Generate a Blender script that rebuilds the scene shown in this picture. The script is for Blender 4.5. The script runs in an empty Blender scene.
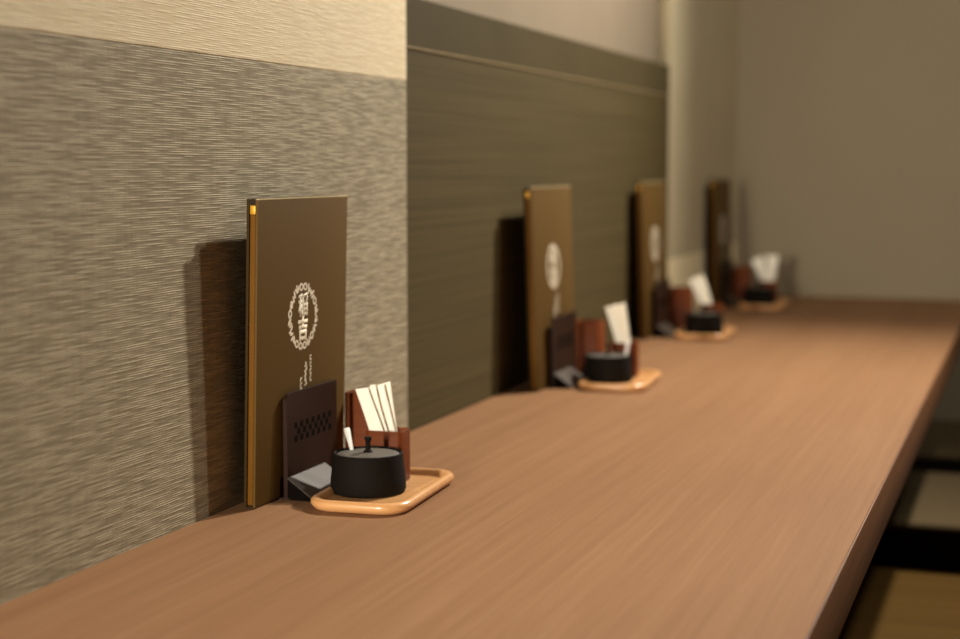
import bpy, bmesh, math, random
from mathutils import Vector, Matrix

SC = bpy.context.scene
COL = SC.collection
R = math.radians
random.seed(7)

# ------------------------------------------------------------------ numbers
ZT = 0.33                 # counter top above the raised floor
WX = 0.003                # face of the near wall
YE = 4.15                 # end wall
CAM = Vector((0.742, 0.0, ZT + 0.3332))
FPX = 1600.0

# ------------------------------------------------------------------ materials
def srgb(r, g, b):
    f = lambda c: (c / 12.92 if c <= 0.04045 else ((c + 0.055) / 1.055) ** 2.4)
    return (f(r / 255), f(g / 255), f(b / 255), 1)

class NT:
    def __init__(self, name):
        self.m = bpy.data.materials.new(name)
        self.m.use_nodes = True
        self.t = self.m.node_tree
        self.b = self.t.nodes['Principled BSDF']
    def n(self, typ, **kw):
        o = self.t.nodes.new(typ)
        for k, v in kw.items():
            if k in o.inputs.keys():
                o.inputs[k].default_value = v
            else:
                setattr(o, k, v)
        return o
    def l(self, a, b):
        self.t.links.new(a, b)
    def coords(self, scale, kind='Object', rot=(0, 0, 0)):
        tc = self.n('ShaderNodeTexCoord')
        mp = self.n('ShaderNodeMapping')
        mp.inputs['Scale'].default_value = scale
        mp.inputs['Rotation'].default_value = rot
        self.l(tc.outputs[kind], mp.inputs['Vector'])
        return mp.outputs['Vector']
    def noise(self, vec, scale=1.0, detail=2.0, rough=0.5):
        o = self.n('ShaderNodeTexNoise')
        o.inputs['Scale'].default_value = scale
        o.inputs['Detail'].default_value = detail
        o.inputs['Roughness'].default_value = rough
        self.l(vec, o.inputs['Vector'])
        return o.outputs['Fac']
    def ramp(self, fac, stops):
        o = self.n('ShaderNodeValToRGB')
        e = o.color_ramp.elements
        while len(e) < len(stops):
            e.new(0.5)
        for i, (p, c) in enumerate(stops):
            e[i].position = p
            e[i].color = c
        self.l(fac, o.inputs['Fac'])
        return o.outputs['Color']
    def mix(self, fac, a, b, mode='MIX'):
        o = self.n('ShaderNodeMix', data_type='RGBA', blend_type=mode)
        for sock, v in ((o.inputs[0], fac), (o.inputs[6], a), (o.inputs[7], b)):
            if hasattr(v, 'links'):
                self.l(v, sock)
            else:
                sock.default_value = v
        return o.outputs[2]
    def math(self, op, a, b=0.0):
        o = self.n('ShaderNodeMath', operation=op)
        for sock, v in ((o.inputs[0], a), (o.inputs[1], b)):
            if hasattr(v, 'links'):
                self.l(v, sock)
            else:
                sock.default_value = v
        return o.outputs[0]
    def bump(self, h, strength, dist):
        o = self.n('ShaderNodeBump')
        o.inputs['Strength'].default_value = strength
        o.inputs['Distance'].default_value = dist
        self.l(h, o.inputs['Height'])
        self.l(o.outputs['Normal'], self.b.inputs['Normal'])
    def base(self, c, rough=0.5, spec=0.5, metal=0.0):
        if hasattr(c, 'links'):
            self.l(c, self.b.inputs['Base Color'])
        else:
            self.b.inputs['Base Color'].default_value = c
        self.b.inputs['Roughness'].default_value = rough
        self.b.inputs['Specular IOR Level'].default_value = spec
        self.b.inputs['Metallic'].default_value = metal

def plain(name, c, rough=0.5, spec=0.5, metal=0.0, var=0.08, scale=60, bump=0.0):
    t = NT(name)
    v = t.coords((1, 1, 1))
    n = t.noise(v, scale, 3)
    lo = tuple(x * (1 - var) for x in c[:3]) + (1,)
    hi = tuple(min(1, x * (1 + var)) for x in c[:3]) + (1,)
    t.base(t.ramp(n, [(0.3, lo), (0.7, hi)]), rough, spec, metal)
    if bump:
        t.bump(n, bump, 0.001)
    return t.m

def ridged(name, ca, cb, bump=0.9, dist=0.0012, fy=11.0, fz=250.0, var=0.35, spec=0.25):
    """woven wall covering: uneven horizontal threads, faint uprights"""
    t = NT(name)
    h1 = t.noise(t.coords((1, fy, fz)), 1.0, 1.5, 0.5)
    h2 = t.noise(t.coords((1, fy * 0.55, fz * 1.75)), 1.0, 1.0, 0.5)
    up = t.noise(t.coords((1, 210, 7)), 1.0, 2.0, 0.5)
    big = t.noise(t.coords((1, 7, 9)), 1.0, 2.0, 0.5)
    h = t.math('ADD', t.math('MULTIPLY', h1, 0.5), t.math('MULTIPLY', h2, 0.5))
    hh = t.math('ADD', h, t.math('MULTIPLY', up, 0.10))
    # raised pale threads over a darker ground
    thread = t.ramp(hh, [(0.44, (0, 0, 0, 1)), (0.70, (1, 1, 1, 1))])
    col = t.mix(thread, ca, cb)
    col = t.mix(t.math('MULTIPLY', big, var * 0.6), col, tuple(x * 0.62 for x in ca[:3]) + (1,))
    t.base(col, 0.8, spec)
    t.bump(thread, bump, dist)
    return t.m

def weave(name, ca, cb, bump=0.6, dist=0.0008, rows=500.0, fy=24.0, lo=0.38, hi=0.64, cell=0.08):
    """cloth wall covering: rows of short pale thread dashes"""
    t = NT(name)
    tc = t.n('ShaderNodeTexCoord')
    sp = t.n('ShaderNodeSeparateXYZ')
    t.l(tc.outputs['Object'], sp.inputs[0])
    wob = t.noise(t.coords((1, 5, 9)), 1.0, 2.0, 0.5)
    z = t.math('ADD', t.math('MULTIPLY', sp.outputs['Z'], rows), t.math('MULTIPLY', wob, 1.0))
    row = t.math('FLOOR', z)
    fr = t.math('FRACT', z)
    prof = t.math('SINE', t.math('MULTIPLY', fr, math.pi))
    cb_ = t.n('ShaderNodeCombineXYZ')
    t.l(t.math('MULTIPLY', row, 7.31), cb_.inputs[0])
    t.l(t.math('ADD', t.math('MULTIPLY', sp.outputs['Y'], fy), t.math('MULTIPLY', row, 3.77)), cb_.inputs[1])
    d = t.noise(cb_.outputs[0], 1.0, 1.0, 0.5)
    dash = t.ramp(d, [(lo, (0, 0, 0, 1)), (hi, (1, 1, 1, 1))])
    up = t.noise(t.coords((1, 190, 12)), 1.0, 2.0, 0.5)
    fine = t.math('ADD', t.math('MULTIPLY', t.math('MULTIPLY', dash, prof), 0.85), t.math('MULTIPLY', up, 0.25))
    big = t.noise(t.coords((1, 9, 13)), 1.0, 2.0, 0.5)
    col = t.mix(fine, ca, cb)
    col = t.mix(t.math('MULTIPLY', big, cell), col, tuple(x * 0.6 for x in ca[:3]) + (1,))
    t.base(col, 0.8, 0.2)
    t.bump(fine, bump, dist)
    return t.m

def wood(name, dark, mid, light, rough=0.38, along='y', spec=0.45, bump=0.12):
    t = NT(name)
    s = {'y': (95, 1.6, 95), 'x': (1.6, 95, 95)}[along]
    s2 = {'y': (420, 9, 420), 'x': (9, 420, 420)}[along]
    s3 = {'y': (9, 0.7, 9), 'x': (0.7, 9, 9)}[along]
    a = t.noise(t.coords(s), 1.0, 4, 0.6)
    b = t.noise(t.coords(s2), 1.0, 3, 0.6)
    c = t.noise(t.coords(s3), 1.0, 3, 0.5)
    f = t.math('ADD', t.math('ADD', t.math('MULTIPLY', a, 0.45), t.math('MULTIPLY', b, 0.3)), t.math('MULTIPLY', c, 0.25))
    t.base(t.ramp(f, [(0.34, dark), (0.5, mid), (0.68, light)]), rough, spec)
    t.bump(b, bump, 0.0004)
    return t.m

M = {}
M['wall_grey'] = weave('grey_woven_wallcovering', srgb(126, 113, 89), srgb(196, 181, 150))
M['wall_cream'] = weave('cream_woven_wallcovering', srgb(216, 196, 158), srgb(242, 224, 188), bump=0.45, cell=0.12)
M['panel'] = ridged('dark_lined_panel', srgb(74, 63, 37), srgb(87, 74, 45), bump=0.15, dist=0.0005, fy=1.6, fz=170.0, var=0.12, spec=0.1)
M['band'] = plain('grey_brown_band', srgb(75, 65, 43), 0.6, 0.08, var=0.06, scale=8)
M['seam'] = plain('seam_highlight', srgb(134, 115, 82), 0.5, 0.3)
M['edge_highlight'] = plain('cover_edge_highlight', srgb(186, 166, 124), 0.5, 0.3)
M['upper_beige'] = plain('beige_plaster', srgb(134, 118, 97), 0.85, 0.2, var=0.04, scale=6, bump=0.05)
M['far_grey'] = plain('grey_green_plaster', srgb(196, 180, 146), 0.85, 0.2, var=0.05, scale=6, bump=0.05)
M['far_cream'] = plain('pale_wainscot', srgb(246, 229, 186), 0.8, 0.2, var=0.04, scale=6)
M['end'] = plain('taupe_end_wall', srgb(143, 129, 104), 0.85, 0.2, var=0.04, scale=3, bump=0.04)
M['ceiling'] = plain('warm_ceiling_paint', srgb(90, 80, 68), 0.9, 0.2, var=0.03, scale=4)
M['floor'] = ridged('olive_tatami_weave', srgb(74, 52, 20), srgb(90, 66, 29), bump=0.4, dist=0.0008, fy=160, fz=9, var=0.25, spec=0.03)
M['counter'] = wood('walnut_counter', srgb(130, 94, 65), srgb(138, 101, 71), srgb(148, 111, 80), rough=0.6, spec=0.04)
M['edge'] = wood('shaded_counter_edging', srgb(96, 60, 33), srgb(114, 73, 42), srgb(130, 87, 54), spec=0.15, rough=0.55)  # counter wood darkened, shade of the front face painted in
M['cover'] = plain('olive_brown_menu_cover', srgb(91, 67, 30), 0.6, 0.1, var=0.04, scale=300, bump=0.05)
M['back'] = plain('dark_menu_back', srgb(56, 41, 19), 0.6, 0.06, var=0.05, scale=300)
M['gold'] = plain('binding_lit_top', srgb(196, 142, 32), 0.45, 0.4, metal=0.3, var=0.05, scale=40)
M['bronze'] = plain('bronze_binding', srgb(106, 68, 20), 0.6, 0.05, metal=0.0, var=0.06, scale=40)
M['white_ink'] = plain('cream_print', srgb(238, 224, 196), 0.6, 0.3, var=0.03)
M['stand'] = plain('dark_brown_metal', srgb(42, 22, 11), 0.5, 0.12, metal=0.1, var=0.06, scale=30)
M['foot'] = plain('gunmetal_foot', srgb(66, 56, 46), 0.45, 0.22, metal=0.1, var=0.06, scale=30)
M['black'] = plain('black_cutout', srgb(12, 8, 5), 0.8, 0.03)
M['iron'] = plain('black_cast_iron', srgb(20, 15, 9), 0.75, 0.1, var=0.15, scale=500, bump=0.25)
M['iron_lid'] = plain('cast_iron_lid_lit_top', srgb(84, 77, 67), 0.6, 0.4, var=0.2, scale=600, bump=0.4)  # lid lightened, the light on its top is in the colour
M['tray'] = wood('honey_bamboo_tray', srgb(198, 138, 84), srgb(212, 155, 98), srgb(224, 170, 114), rough=0.28, along='x', spec=0.55)
M['lacquer'] = wood('red_brown_lacquer', srgb(88, 40, 13), srgb(104, 49, 17), srgb(122, 62, 24), spec=0.12, rough=0.5, along='x', bump=0.05)
M['paper'] = plain('white_paper', srgb(246, 236, 214), 0.75, 0.25, var=0.03, scale=200, bump=0.1)
M['steel'] = plain('bright_steel', srgb(228, 222, 210), 0.3, 0.5, metal=0.15, var=0.03)
M['grey_cloth'] = plain('grey_cushion_cloth', srgb(86, 72, 51), 0.9, 0.03, var=0.1, scale=200, bump=0.2)
M['black_cloth'] = plain('black_cushion_band', srgb(30, 25, 19), 0.9, 0.05, var=0.1, scale=200)

# ------------------------------------------------------------------ mesh helpers
def finish(name, bm, mat, parent=None, smooth=True, angle=40):
    me = bpy.data.meshes.new(name)
    bmesh.ops.recalc_face_normals(bm, faces=bm.faces[:])
    bm.to_mesh(me)
    bm.free()
    me.materials.append(mat)
    if smooth:
        me.polygons.foreach_set('use_smooth', [True] * len(me.polygons))
        me.set_sharp_from_angle(angle=R(angle))
    o = bpy.data.objects.new(name, me)
    COL.objects.link(o)
    if parent:
        o.parent = parent
    return o

def box(x0, x1, y0, y1, z0, z1, bev=0.0, seg=2, bm=None, cuts=0):
    b2 = bmesh.new()
    bmesh.ops.create_cube(b2, size=1.0)
    for v in b2.verts:
        v.co = Vector((x0 + (v.co.x + .5) * (x1 - x0), y0 + (v.co.y + .5) * (y1 - y0), z0 + (v.co.z + .5) * (z1 - z0)))
    if bev:
        bmesh.ops.bevel(b2, geom=b2.edges[:], offset=bev, segments=seg, affect='EDGES', profile=0.5)
    if bm is None:
        return b2
    merge(bm, b2)
    return bm

def merge(bm, other, mat=None):
    me = bpy.data.meshes.new('tmp')
    other.to_mesh(me)
    other.free()
    if mat is not None:
        me.transform(mat)
    bm.from_mesh(me)
    bpy.data.meshes.remove(me)

def lathe(profile, n=48, bm=None):
    """profile: list of (r, z), closed on the axis at both ends when r = 0"""
    bm = bm or bmesh.new()
    rings = []
    for r, z in profile:
        if r < 1e-7:
            rings.append([bm.verts.new((0, 0, z))])
        else:
            rings.append([bm.verts.new((r * math.cos(2 * math.pi * k / n), r * math.sin(2 * math.pi * k / n), z)) for k in range(n)])
    for a, b in zip(rings, rings[1:]):
        for k in range(n):
            k2 = (k + 1) % n
            if len(a) == 1 and len(b) == 1:
                continue
            if len(a) == 1:
                bm.faces.new((a[0], b[k], b[k2]))
            elif len(b) == 1:
                bm.faces.new((a[k], a[k2], b[0]))
            else:
                bm.faces.new((a[k], a[k2], b[k2], b[k]))
    return bm

def rrect(hx, hy, r, n=8):
    """outline of a rounded rectangle"""
    pts = []
    for cx, cy, a0 in ((hx - r, hy - r, 0), (-hx + r, hy - r, 90), (-hx + r, -hy + r, 180), (hx - r, -hy + r, 270)):
        for k in range(n + 1):
            a = R(a0 + 90 * k / n)
            pts.append((cx + r * math.cos(a), cy + r * math.sin(a)))
    return pts

def loft(loops, cap0=True, cap1=True, bm=None):
    """loops: list of lists of (x, y, z), all the same length"""
    bm = bm or bmesh.new()
    vs = [[bm.verts.new(p) for p in lp] for lp in loops]
    n = len(vs[0])
    for a, b in zip(vs, vs[1:]):
        for k in range(n):
            bm.faces.new((a[k], a[(k + 1) % n], b[(k + 1) % n], b[k]))
    if cap0:
        bm.faces.new(vs[0])
    if cap1:
        bm.faces.new(vs[-1])
    return bm

def prism_y(prof, y0, y1, bev=0.0):
    """profile in x-z swept along y"""
    bm = bmesh.new()
    a = [bm.verts.new((x, y0, z)) for x, z in prof]
    b = [bm.verts.new((x, y1, z)) for x, z in prof]
    n = len(prof)
    for k in range(n):
        bm.faces.new((a[k], a[(k + 1) % n], b[(k + 1) % n], b[k]))
    bm.faces.new(a)
    bm.faces.new(b)
    if bev:
        bmesh.ops.bevel(bm, geom=bm.edges[:], offset=bev, segments=2, affect='EDGES')
    return bm

def empty(name, loc=(0, 0, 0), rot=(0, 0, 0)):
    o = bpy.data.objects.new(name, None)
    o.empty_display_size = 0.05
    COL.objects.link(o)
    o.location = loc
    o.rotation_euler = rot
    return o

def tag(o, label, cat, group=None):
    o['label'] = label
    o['category'] = cat
    if group:
        o['group'] = group
    return o

def copy_tree(o, parent=None):
    c = o.copy()
    COL.objects.link(c)
    if parent:
        c.parent = parent
    for ch in list(o.children):
        copy_tree(ch, c)
    return c

def struct(name, bm, mat, smooth=False, parent=None):
    o = finish(name, bm, mat, parent, smooth)
    if parent is None:
        o['kind'] = 'structure'
    return o

# ------------------------------------------------------------------ the setting
Y1 = 1.847          # end of the near wall
Y2 = 3.335          # end of the dark panel
Z_SPLIT = ZT + 0.4373
ZC = 2.45           # ceiling

# near wall: grey below, cream above, a rounded end where the panel begins
struct('wall_left_near', box(-0.12, WX, -1.2, Y1, 0, Z_SPLIT, 0.0015), M['wall_grey'])
struct('wall_left_near_upper', box(-0.12, WX, -1.2, Y1, Z_SPLIT, ZC, 0.0012), M['wall_cream'])
# recessed stretch with dark lined panel, band and pale upper wall
struct('wall_left_middle', box(-0.12, -0.024, Y1, Y2, 0, ZC), M['upper_beige'])
struct('trim_1', box(-0.024, 0.0015, Y1, Y2 - 0.002, ZT, ZT + 0.478), M['panel'])
struct('trim_2', box(-0.024, 0.002, Y1, Y2 - 0.002, ZT + 0.4808, ZT + 0.542, 0.0006), M['band'])
struct('trim_3', box(-0.024, 0.0032, Y1, Y2 - 0.002, ZT + 0.478, ZT + 0.4808), M['seam'])  # seam coloured paler to paint in its highlight
# far stretch
struct('wall_left_far', box(-0.12, 0.0, Y2, YE, ZT + 0.135, ZC), M['far_grey'])
struct('wall_left_far_lower', box(-0.12, 0.0, Y2, YE, 0, ZT + 0.135), M['far_cream'])
struct('wall_end', box(-0.12, 3.2, YE, YE + 0.1, 0, ZC), M['end'])
struct('floor', box(-0.12, 3.2, -1.2, YE, -0.1, 0), M['floor'])
struct('ceiling', box(-0.12, 3.2, -1.2, YE + 0.1, ZC, ZC + 0.1), M['ceiling'])
struct('wall_right', box(3.2, 3.3, -1.2, YE + 0.1, 0, ZC), M['ceiling'])
struct('wall_back', box(-0.12, 3.2, -1.3, -1.2, 0, ZC), M['ceiling'])

# ------------------------------------------------------------------ the counter
XF = 0.597
ct = empty('counter', (0, 0, 0))
tag(ct, 'long brown wooden counter running along the left wall to the end wall', 'counter')
finish('counter_top', box(0.0035, XF - 0.002, -1.19, YE - 0.0005, ZT - 0.055, ZT), M['counter'], ct, smooth=False)
finish('front_edging', box(XF - 0.002, XF, -1.19, YE - 0.0005, ZT - 0.055, ZT, 0.0006), M['edge'], ct)
finish('support_panel', box(0.05, 0.09, -1.1, YE - 0.05, 0, ZT - 0.055), M['edge'], ct, smooth=False)

# ------------------------------------------------------------------ floor cushions
def cushion_mesh(hx, hy, z0, z1, r, puff):
    lp = []
    steps = [(0.0, z0 + 0.004), (-0.006, z0), ]
    prof = [(-0.008, z0), (0.0, z0 + 0.006), (0.0, z1 - 0.008), (-0.003, z1 - 0.002), (-0.012, z1), (-0.06, z1 + puff * .6), (-0.15, z1 + puff)]
    for d, z in prof:
        lp.append([(x, y, z) for x, y in rrect(hx + d, hy + d, max(r + d, 0.004), 6)])
    return loft(lp)

def make_cushion():
    root = empty('floor_cushion')
    finish('side_band', cushion_mesh(0.28, 0.235, 0.0, 0.066, 0.03, 0.0), M['black_cloth'], root)
    top = loft([[(x, y, z) for x, y in rrect(0.283 + d, 0.238 + d, max(0.033 + d, 0.004), 6)]
                for d, z in ((-0.004, 0.064), (0.0, 0.066), (0.0, 0.071), (-0.004, 0.075), (-0.06, 0.0765), (-0.15, 0.077))])
    finish('top_cover', top, M['grey_cloth'], root)
    return root

cu = make_cushion()
cu.location = (0.66, 2.69 + 0.238, 0)
tag(cu, 'grey topped floor cushion with black sides, the nearer one beside the counter edge', 'cushion', 'floor cushions along the counter')
c2 = copy_tree(cu)
c2.location = (0.66, 3.36 + 0.238, 0)
tag(c2, 'grey topped floor cushion with black sides behind the nearer cushion', 'cushion', 'floor cushions along the counter')

# ------------------------------------------------------------------ menu
MW, MH, MT = 0.210, 0.300, 0.0125

def emblem_mesh():
    """round wreath of grain-like marks with two characters, in the cover's plane (y, z)"""
    bm = bmesh.new()
    def ring(cy, cz, ry, rz, ang, w, n=10):
        ca, sa = math.cos(ang), math.sin(ang)
        o, i = [], []
        for k in range(n):
            a = 2 * math.pi * k / n
            for lst, s in ((o, 1.0), (i, w)):
                u, v = ry * s * math.cos(a), rz * s * math.sin(a)
                lst.append(bm.verts.new((0, cy + u * ca - v * sa, cz + u * sa + v * ca)))
        for k in range(n):
            bm.faces.new((o[k], o[(k + 1) % n], i[(k + 1) % n], i[k]))
    def grain(cy, cz, ry, rz, ang, n=8):
        ca, sa = math.cos(ang), math.sin(ang)
        vs = []
        for k in range(n):
            a = 2 * math.pi * k / n
            u, v = ry * math.cos(a), rz * math.sin(a)
            vs.append(bm.verts.new((0, cy + u * ca - v * sa, cz + u * sa + v * ca)))
        bm.faces.new(vs)
    rr = 0.0305
    N = 20
    rnd = random.Random(3)
    for k in range(N):
        a = 2 * math.pi * (k + 0.5) / N + math.pi / 2
        y, z = rr * math.cos(a), rr * math.sin(a)
        t = a + math.pi / 2
        gap = abs(math.sin(a)) < 0.12
        if gap:
            grain(y, z, 0.0021, 0.0021, t)
            continue
        if k % 4 == 0 or k in (9, 10, 19):
            ring(y, z, 0.0046, 0.0042, t, 0.5)
            grain(y + 0.004 * math.cos(t), z + 0.004 * math.sin(t), 0.0026, 0.0016, t + rnd.uniform(-1, 1))
        else:
            for j in range(3):
                q = rnd.uniform(-0.0024, 0.0024)
                grain(y + q * math.cos(a) + (j - 1) * 0.0026 * math.cos(t), z + q * math.sin(a) + (j - 1) * 0.0026 * math.sin(t),
                      0.0040, 0.0014, t + rnd.choice((-1.2, -0.8, 0.9, 1.3, 2.0)))
    # the two brushed characters
    for ch, cz in (('\u7a32', 0.0118), ('\u5409', -0.0128)):
        cu_ = bpy.data.curves.new('glyph', 'FONT')
        cu_.body = ch
        cu_.size = 0.0255
        cu_.align_x = 'CENTER'
        cu_.align_y = 'CENTER'
        cu_.offset = 0.0006 if ch == '\u7a32' else 0.0010
        to = bpy.data.objects.new('glyph', cu_)
        COL.objects.link(to)
        bpy.context.view_layer.update()
        dg = bpy.context.evaluated_depsgraph_get()
        me = bpy.data.meshes.new_from_object(to.evaluated_get(dg))
        cc = [v.co.copy() for v in me.vertices]
        if cc:
            mx = (min(c.x for c in cc) + max(c.x for c in cc)) / 2
            my = (min(c.y for c in cc) + max(c.y for c in cc)) / 2
            mat = Matrix(((0, 0, 1, 0), (0.9, 0, 0, -0.9 * mx), (0, 1, 0, cz - my), (0, 0, 0, 1)))
            me.transform(mat)
            bm.from_mesh(me)
        bpy.data.meshes.remove(me)
        bpy.data.objects.remove(to)
        bpy.data.curves.remove(cu_)
    ext = bmesh.ops.extrude_face_region(bm, geom=bm.faces[:])
    bmesh.ops.translate(bm, vec=(0.00025, 0, 0), verts=[g for g in ext['geom'] if isinstance(g, bmesh.types.BMVert)])
    return bm

def lettering_mesh():
    """three upright columns of tiny brush marks under the emblem"""
    bm = bmesh.new()
    rnd = random.Random(5)
    def mark(y, z, w, h, a=0.0):
        b = bmesh.new()
        bmesh.ops.create_cube(b, size=1.0)
        m = Matrix.Translation((0.000125, y, z)) @ Matrix.Rotation(a, 4, 'X') @ Matrix.Diagonal((0.00025, w, h, 1))
        merge(bm, b, m)
    # right column: close short strokes
    z = 0.0
    for k in range(8):
        mark(0.0155, z - 0.0015, 0.0035 if k % 3 else 0.0028, 0.0013)
        mark(0.0155 + 0.0011 * (1 if k % 2 else -1), z - 0.0028, 0.0011, 0.002)
        z -= 0.0036
    # middle column: larger script
    z = -0.009
    for k in range(5):
        mark(0.0045 + 0.0015 * math.sin(k * 1.7), z, 0.0018, 0.0042, 0.35 * (-1) ** k)
        mark(0.0035, z - 0.002, 0.0048, 0.0011, 0.3)
        z -= 0.0049
    # left column
    z = -0.024
    for k in range(3):
        mark(-0.0075, z, 0.0016, 0.0045, -0.3)
        mark(-0.0058, z + 0.001, 0.004, 0.001, 0.5)
        z -= 0.0052
    return bm

def make_menu():
    root = empty('menu')
    h = MW / 2
    # front face of the cover lies at x = 0, the back at x = -MT
    finish('front_cover', box(-0.0030, 0.0, -h, h, 0.0, MH, 0.0011), M['cover'], root)
    te = finish('top_edge_highlight', box(-0.0029, 0.0002, -h + 0.0005, h - 0.0003, MH - 0.0010, MH + 0.0003, 0.0002), M['edge_highlight'], root)  # pale strip paints in a highlight along the cover's top
    te['label'] = 'painted highlight on the top edge of the front cover'
    finish('back_cover', box(-MT, -MT + 0.0030, -h, h, 0.0, MH, 0.0006), M['back'], root)
    finish('spine', box(-MT + 0.0030, -0.0030, h - 0.003, h - 0.0005, 0.001, MH - 0.001), M['back'], root)
    g = finish('binding_strip', box(-MT + 0.0034, -0.0034, -h + 0.0012, -h + 0.007, 0.002, MH - 0.015, 0.0008), M['bronze'], root)
    g['label'] = 'bronze binding strip along the near edge'
    g = finish('binding_highlight', box(-MT + 0.0032, -0.0032, -h + 0.0008, -h + 0.007, MH - 0.0148, MH - 0.006, 0.0008), M['gold'], root)  # bright gold piece paints in the light on the strip's top
    g['label'] = 'painted bright gold highlight at the top of the binding'
    pg = finish('pages', box(-MT + 0.0036, -0.0036, -h + 0.0075, h - 0.0035, 0.002, MH - 0.004), M['back'], root)
    e = finish('emblem', emblem_mesh(), M['white_ink'], root, smooth=False)
    e.location = (0.0, -0.003, 0.1790)
    l = finish('lettering', lettering_mesh(), M['white_ink'], root, smooth=False)
    l.location = (0.0, 0.001, 0.1380)
    return root

# ------------------------------------------------------------------ menu stand
def make_stand():
    root = empty('menu_stand')
    # local x = 0 is the menu's front face, y = 0 the near end of the stand
    L = 0.122
    finish('base_plate', box(-0.020, 0.012, 0.0, L, 0.0, 0.0015, 0.0004), M['stand'], root)
    finish('back_plate', box(-0.0205, -0.0182, 0.0, L, 0.0015, 0.060, 0.0005), M['stand'], root)
    out = [(L, 0.0015), (L, 0.1065)] + [(0.008 - 0.008 * math.sin(R(90 * k / 6)), 0.0985 + 0.008 * math.cos(R(90 * k / 6))) for k in range(7)] + [(0.0, 0.0015)]
    fp = loft([[(0.0052, y, z) for y, z in out], [(0.0092, y, z) for y, z in out]])
    bmesh.ops.bevel(fp, geom=[e for e in fp.edges if abs(e.verts[0].co.x - e.verts[1].co.x) < 1e-6], offset=0.0006, segments=2, affect='EDGES')
    finish('front_plate', fp, M['stand'], root)
    bm = bmesh.new()
    s = 0.0068
    for r in range(3):
        for c in range(13):
            if (r + c) % 2 == 0:
                y = 0.018 + c * s
                z = 0.0555 + r * s
                box(0.0090, 0.00945, y + 0.0004, y + s - 0.0004, z + 0.0004, z + s - 0.0004, 0, bm=bm)
    p = finish('checker_cutouts', bm, M['black'], root, smooth=False)
    p['label'] = 'black checkered cut-outs across the plate'
    # foot: slope kicking out from the plate
    prof = [(0.0096, 0.0), (0.036, 0.0), (0.0362, 0.0022), (0.0096, 0.021)]
    finish('foot_block', prism_y(prof, 0.0004, 0.089), M['black'], root, smooth=False)
    sl = [(0.0094, 0.0212), (0.0094, 0.0226), (0.0375, 0.0030), (0.0375, 0.0016)]
    f = finish('sloping_foot', prism_y(sl, 0.0, 0.090, 0.0003), M['foot'], root)
    f['label'] = 'gunmetal sloping foot'
    return root

# ------------------------------------------------------------------ tray and what stands on it
TW, TL = 0.0515, 0.096       # half width and half length

def make_tray():
    root = empty('tray')
    lp = []
    for d, z in ((-0.007, 0.0), (-0.0035, 0.0012), (0.0, 0.0055), (0.0, 0.0088), (-0.0022, 0.0114), (-0.0055, 0.0120), (-0.0090, 0.0110), (-0.0115, 0.0066), (-0.0135, 0.0056)):
        lp.append([(x, y, z) for x, y in rrect(TW + d, TL + d, max(0.028 + d, 0.006), 10)])
    finish('tray_body', loft(lp), M['tray'], root, angle=50)
    return root

def make_pot():
    root = empty('condiment_pot')
    body = lathe([(0, 0.0), (0.0345, 0.0), (0.0372, 0.0012), (0.0384, 0.0045), (0.0378, 0.014), (0.0366, 0.026), (0.0352, 0.037), (0.0349, 0.0398), (0.0340, 0.0405), (0.0328, 0.0398), (0.0325, 0.036), (0.0325, 0.008), (0.030, 0.005), (0, 0.005)], 64)
    finish('pot_body', body, M['iron'], root)
    # lid with a notch for a spoon, notch at angle 142 deg
    bm = bmesh.new()
    n = 72
    hw = R(9.5)
    na = R(150)
    rim_t, rim_b = [], []
    rings = [(0.0318, 0.0364), (0.0318, 0.0384), (0.0308, 0.0390), (0.024, 0.0396), (0.012, 0.0404), (0.0, 0.0407)]
    def rad(r, a):
        d = (a - na + math.pi) % (2 * math.pi) - math.pi
        return min(r, 0.0235) if abs(d) < hw else r
    loops = []
    loops.append([(rad(0.0318, 2 * math.pi * k / n) * math.cos(2 * math.pi * k / n), rad(0.0318, 2 * math.pi * k / n) * math.sin(2 * math.pi * k / n), 0.0364) for k in range(n)])
    for r, z in rings[1:-1]:
        loops.append([(rad(r, 2 * math.pi * k / n) * math.cos(2 * math.pi * k / n), rad(r, 2 * math.pi * k / n) * math.sin(2 * math.pi * k / n), z) for k in range(n)])
    lid = finish('lid', loft(loops), M['iron_lid'], root, angle=35)
    lid['label'] = 'notched lid, painted greyer where its top catches light'
    knob = lathe([(0, 0.0400), (0.0050, 0.0402), (0.0046, 0.0412), (0.0027, 0.0430), (0.0024, 0.0490), (0.0028, 0.0520), (0.0037, 0.0532), (0.0039, 0.0548), (0.0033, 0.0560), (0, 0.0563)], 24)
    finish('knob', knob, M['iron'], lid)
    return root

def make_spoon():
    # handle leans out of the pot; local origin at the bowl's tip
    root = empty('spoon')
    lp = []
    for z, w, t in ((0.018, 0.0018, 0.0011), (0.030, 0.0017, 0.0010), (0.040, 0.0024, 0.0010), (0.054, 0.0034, 0.0010), (0.057, 0.0030, 0.0009)):
        lp.append([(x, y, z) for x, y in rrect(w, t, t * 0.8, 3)])
    finish('handle', loft(lp), M['steel'], root)
    b = bmesh.new()
    bmesh.ops.create_uvsphere(b, u_segments=16, v_segments=10, radius=1.0)
    merge_b = bmesh.new()
    merge(merge_b, b, Matrix.Translation((0, 0, 0.011)) @ Matrix.Diagonal((0.0055, 0.0022, 0.009, 1)))
    finish('bowl', merge_b, M['steel'], root)
    return root

def open_box(name, hx, hy, H, r, t, root, mat):
    lp = []
    for d, z in ((-0.0012, 0.0), (0.0, 0.0012), (0.0, H - 0.001), (-0.0008, H), (-t + 0.0006, H), (-t, H - 0.001), (-t, t + 0.001), (-t - 0.001, t)):
        lp.append([(x, y, z) for x, y in rrect(hx + d, hy + d, max(r + d, 0.0015), 6)])
    return finish(name, loft(lp), mat, root)

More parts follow.
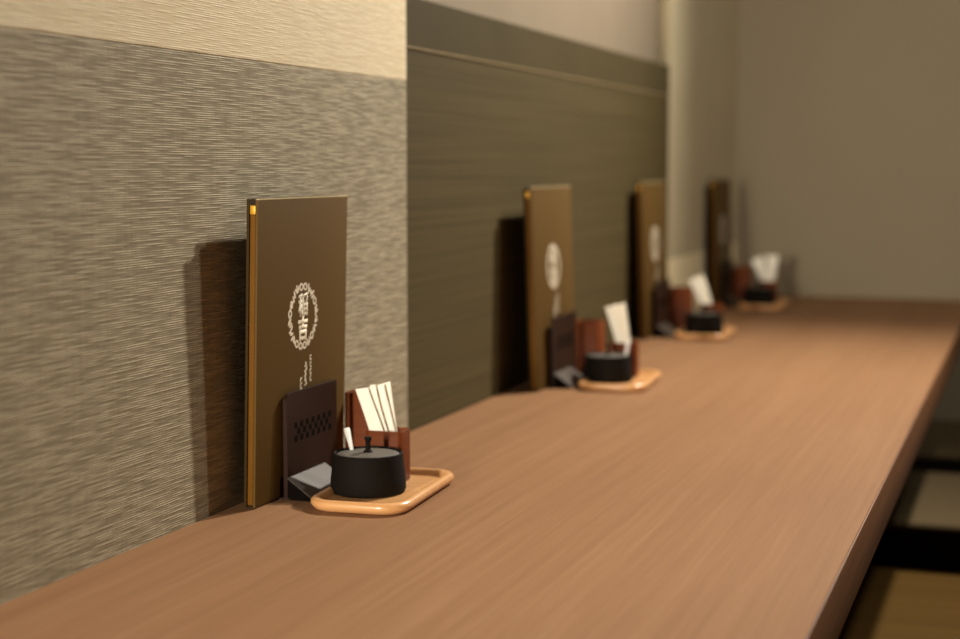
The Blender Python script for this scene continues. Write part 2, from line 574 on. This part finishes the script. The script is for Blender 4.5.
def packet_mesh(seed, L=0.098, w=0.0073):
    rnd = random.Random(seed)
    bend = rnd.uniform(-0.0015, 0.0015)
    twist = rnd.uniform(-0.08, 0.08)
    lp = []
    N = 12
    for k in range(N + 1):
        u = k / N
        t = 0.0012 + 0.0003 * math.sin(u * 7 + seed)
        ww = w * (1.0 + 0.05 * math.sin(u * 5 + seed))
        if k == 0:
            t = 0.0005
        if u > 0.9:                      # flattened, folded-over tip
            t = 0.0011
        if k == N:
            t = 0.0004
        ca, sa = math.cos(twist * u), math.sin(twist * u)
        off = bend * math.sin(u * math.pi)
        loop = []
        for x, y in rrect(ww, t, t * 0.85, 3):
            # lengthwise glue seam: a soft dent down the middle of the near face
            yy = y * (1 - 0.35 * math.exp(-(x / (ww * .22)) ** 2)) if y < 0 else y
            loop.append((x * ca - yy * sa + off, x * sa + yy * ca, u * L + 0.0012 * (x / ww) * (1 if k == N else 0) * (1 if seed % 2 else -1)))
        lp.append(loop)
    return loft(lp)

proto_packets = []

# ------------------------------------------------------------------ place settings
menu0, stand0, tray0, pot0, spoon0 = make_menu(), make_stand(), make_tray(), make_pot(), make_spoon()
low0 = empty('packet_box')
open_box('box_body', 0.0205, 0.0160, 0.054, 0.006, 0.0026, low0, M['lacquer'])
tall0 = empty('tall_box')
open_box('box_body', 0.0215, 0.0215, 0.086, 0.006, 0.0028, tall0, M['lacquer'])
pm = [packet_mesh(i) for i in range(4)]
packs = [finish('paper_packet', b, M['paper']) for b in pm]

used = set()
def take(proto):
    if proto.name in used:
        return copy_tree(proto)
    used.add(proto.name)
    return proto

WHERE = ['nearest the camera', 'second from the camera', 'third from the camera', 'farthest, by the end wall']
# per setting: menu front face x, near edge y, lean deg, tray dx, dy, turn deg, packets [(x at rim, y, lean)]
SETS = [
    dict(x=0.0312, y=1.375, lean=1.5, tx=0.1237, ty=1.481, tr=3.5, px=0.111, py=1.468, bx=0.1075, by=1.529, bt=2, hx=0.050, hy=1.613, zs=1.0,
         pk=[(-0.0105, -0.0095, -19), (-0.002, -0.0045, -17), (0.0035, 0.0010, -13), (0.0085, 0.0070, -10)], spoon=(150, -14)),
    dict(x=0.0515, y=2.241, lean=-2.2, tx=0.144, ty=2.372, tr=4, px=0.127, py=2.360, bx=0.138, by=2.422, bt=2, hx=0.066, hy=2.476, zs=1.12,
         pk=[(-0.006, -0.0095, -17), (-0.001, -0.0045, -15), (0.003, 0.0010, -12), (0.006, 0.0070, -10)], spoon=(20, 8)),
    dict(x=0.0365, y=2.990, lean=-2.0, tx=0.129, ty=3.110, tr=3, px=0.128, py=3.100, bx=0.1315, by=3.162, bt=3, hx=0.056, hy=3.222, zs=1.12,
         pk=[(-0.004, -0.0095, -27), (0.001, -0.0045, -24), (0.004, 0.0010, -22), (0.007, 0.0070, -19)], spoon=None),
    dict(x=0.0320, y=3.722, lean=-1.5, tx=0.135, ty=3.800, tr=1, px=0.121, py=3.790, bx=0.135, by=3.852, bt=2, hx=0.052, hy=3.957, zs=1.12,
         pk=[(-0.003, -0.0095, -24), (0.000, -0.0045, -17), (0.003, 0.0010, -2), (0.006, 0.0070, 8)], spoon=None),
]
PK_POS = ['leftmost', 'second from left', 'third from left', 'rightmost']
for i, s in enumerate(SETS):
    w = WHERE[i]
    st = take(stand0)
    st.location = (s['x'], s['y'] + 0.052, ZT)
    tag(st, f'dark brown metal menu stand with checkered cut-outs and sloping foot, {w}', 'menu stand', 'menu stands on the counter')
    m = take(menu0)
    m.location = (s['x'], s['y'] + MW / 2, ZT + 0.0016)
    m.rotation_euler = (0, R(s['lean']), 0)
    if s['lean'] < 0:                    # leaning back, the back edge is the low one
        m.location.z += MT * math.sin(R(-s['lean']))
    tag(m, f'olive brown menu with round white emblem standing upright, {w}', 'menu', 'menus standing along the wall')
    t = take(tray0)
    t.location = (s['tx'], s['ty'], ZT)
    t.rotation_euler.z = R(s['tr'])
    tag(t, f'honey coloured rounded wooden tray on the counter, {w}', 'tray', 'wooden trays on the counter')
    zt = ZT + 0.0057
    p = take(pot0)
    p.location = (s['px'], s['py'], zt)
    tag(p, f'black iron condiment pot with knobbed lid at the tray front, {w}', 'pot', 'condiment pots on the trays')
    b = take(low0)
    b.location = (s['bx'], s['by'], zt)
    b.rotation_euler.z = R(s['bt'])
    tag(b, f'low red brown box holding white packets on the tray, {w}', 'box', 'packet boxes on the trays')
    h = take(tall0)
    h.location = (s['hx'], s['hy'], ZT)
    tag(h, f'tall open red brown box between menu and packet box, {w}', 'box', 'tall boxes beside the menus')
    if s['spoon']:
        a, lean = s['spoon']
        sp = take(spoon0)
        ex, ey = 0.0275 * math.cos(R(a)), 0.0275 * math.sin(R(a))
        dz = 0.0385 - 0.006
        sx = ex - math.tan(R(lean)) * dz
        sp.location = (s['px'] + sx, s['py'] + ey, zt + 0.006)
        sp.rotation_euler = (0, R(lean), 0)
        tag(sp, f'thin pale spoon handle sticking out of the black pot, {w}', 'spoon', 'spoons in the condiment pots')
    for k, (rx, ry, la) in enumerate(s['pk']):
        q = take(packs[k]) if i == 0 else copy_tree(packs[k])
        drop = 0.054 - 0.0045
        bx = rx - math.tan(R(la)) * drop
        bx = max(-0.0098, min(0.0098, bx))
        rz = R(s['bt'])
        q.location = (s['bx'] + bx * math.cos(rz) - ry * math.sin(rz), s['by'] + bx * math.sin(rz) + ry * math.cos(rz), zt + 0.0045)
        q.rotation_euler = (0, R(la), rz)
        q.scale.z = s['zs']
        tag(q, f'{PK_POS[k]} white paper packet in the low box {w}', 'paper packet', 'white paper packets in the low boxes')

# ------------------------------------------------------------------ light
def spot(name, loc, target, power, size=100, blend=0.6, rad=0.03, col=(1, 0.95, 0.85)):
    d = bpy.data.lights.new(name, 'SPOT')
    d.energy = power
    d.spot_size = R(size)
    d.spot_blend = blend
    d.shadow_soft_size = rad
    d.color = col
    o = bpy.data.objects.new(name, d)
    COL.objects.link(o)
    o.location = loc
    o.rotation_euler = (Vector(target) - Vector(loc)).to_track_quat('-Z', 'Y').to_euler()
    return o

spot('downlight_far', (1.0, 3.6, 2.25), (0.0, 1.12, 0.5), 440, 104.5, 1.0, 0.055)
spot('downlight_middle', (1.25, 3.1, 2.25), (0.0, 1.1, 0.5), 98, 100, 1.0, 0.06)
d_ = bpy.data.lights.new('near_fill', 'AREA')  # added unseen fill for the sides facing the camera
d_.shape = 'RECTANGLE'
d_.size, d_.size_y = 0.07, 0.6
d_.energy = 12
d_.spread = R(70)
d_.color = (1, 0.95, 0.85)
o_ = bpy.data.objects.new('near_fill', d_)
COL.objects.link(o_)
o_.location = (0.045, -1.1, 0.78)
o_.rotation_euler = (Vector((0.25, 2.2, 0.52)) - Vector(o_.location)).to_track_quat('-Z', 'Y').to_euler()

spot('counter_fill', (0.66, 0.95, 2.25), (0.60, 1.05, 0.3), 44, 36, 1.0, 0.05)  # added fills that brighten the near and middle counter
spot('counter_fill', (0.66, 1.65, 2.25), (0.50, 1.65, 0.3), 20, 34, 1.0, 0.05)
spot('end_fill', (1.5, 2.3, 2.25), (0.2, 3.9, 0.6), 80, 58, 1.0, 0.06)  # added fill for the end wall and the far settings

w = bpy.data.worlds.new('World')
SC.world = w
w.use_nodes = True
w.node_tree.nodes['Background'].inputs['Color'].default_value = (1.0, 0.82, 0.6, 1)
w.node_tree.nodes['Background'].inputs['Strength'].default_value = 0.0

# ------------------------------------------------------------------ camera
cam = bpy.data.cameras.new('camera')
cam.sensor_width = 36.0
cam.sensor_fit = 'HORIZONTAL'
cam.lens = FPX / 960 * 36.0
cam.clip_start = 0.02
co = bpy.data.objects.new('camera', cam)
COL.objects.link(co)
d = Vector((1040 - 480, -(166 - 319.5), FPX)).normalized()     # where the wall direction falls in the frame
u = Vector((0, d.z, -d.y)).normalized()
r = u.cross(d)
if r.x < 0:
    r = -r
# rows: world axes in camera (right, up, forward)
rows = (r, d, u)
rot = Matrix([[q.x, q.y, -q.z] for q in rows])
co.matrix_world = Matrix.Translation(CAM) @ rot.to_4x4()
cam.dof.use_dof = True
cam.dof.focus_distance = 1.50
cam.dof.aperture_fstop = 3.5
SC.camera = co

SC.view_settings.view_transform = 'Standard'
SC.view_settings.look = 'None'
SC.view_settings.gamma = 1.0
SC.view_settings.use_curve_mapping = False
SC.view_settings.exposure = 0.0
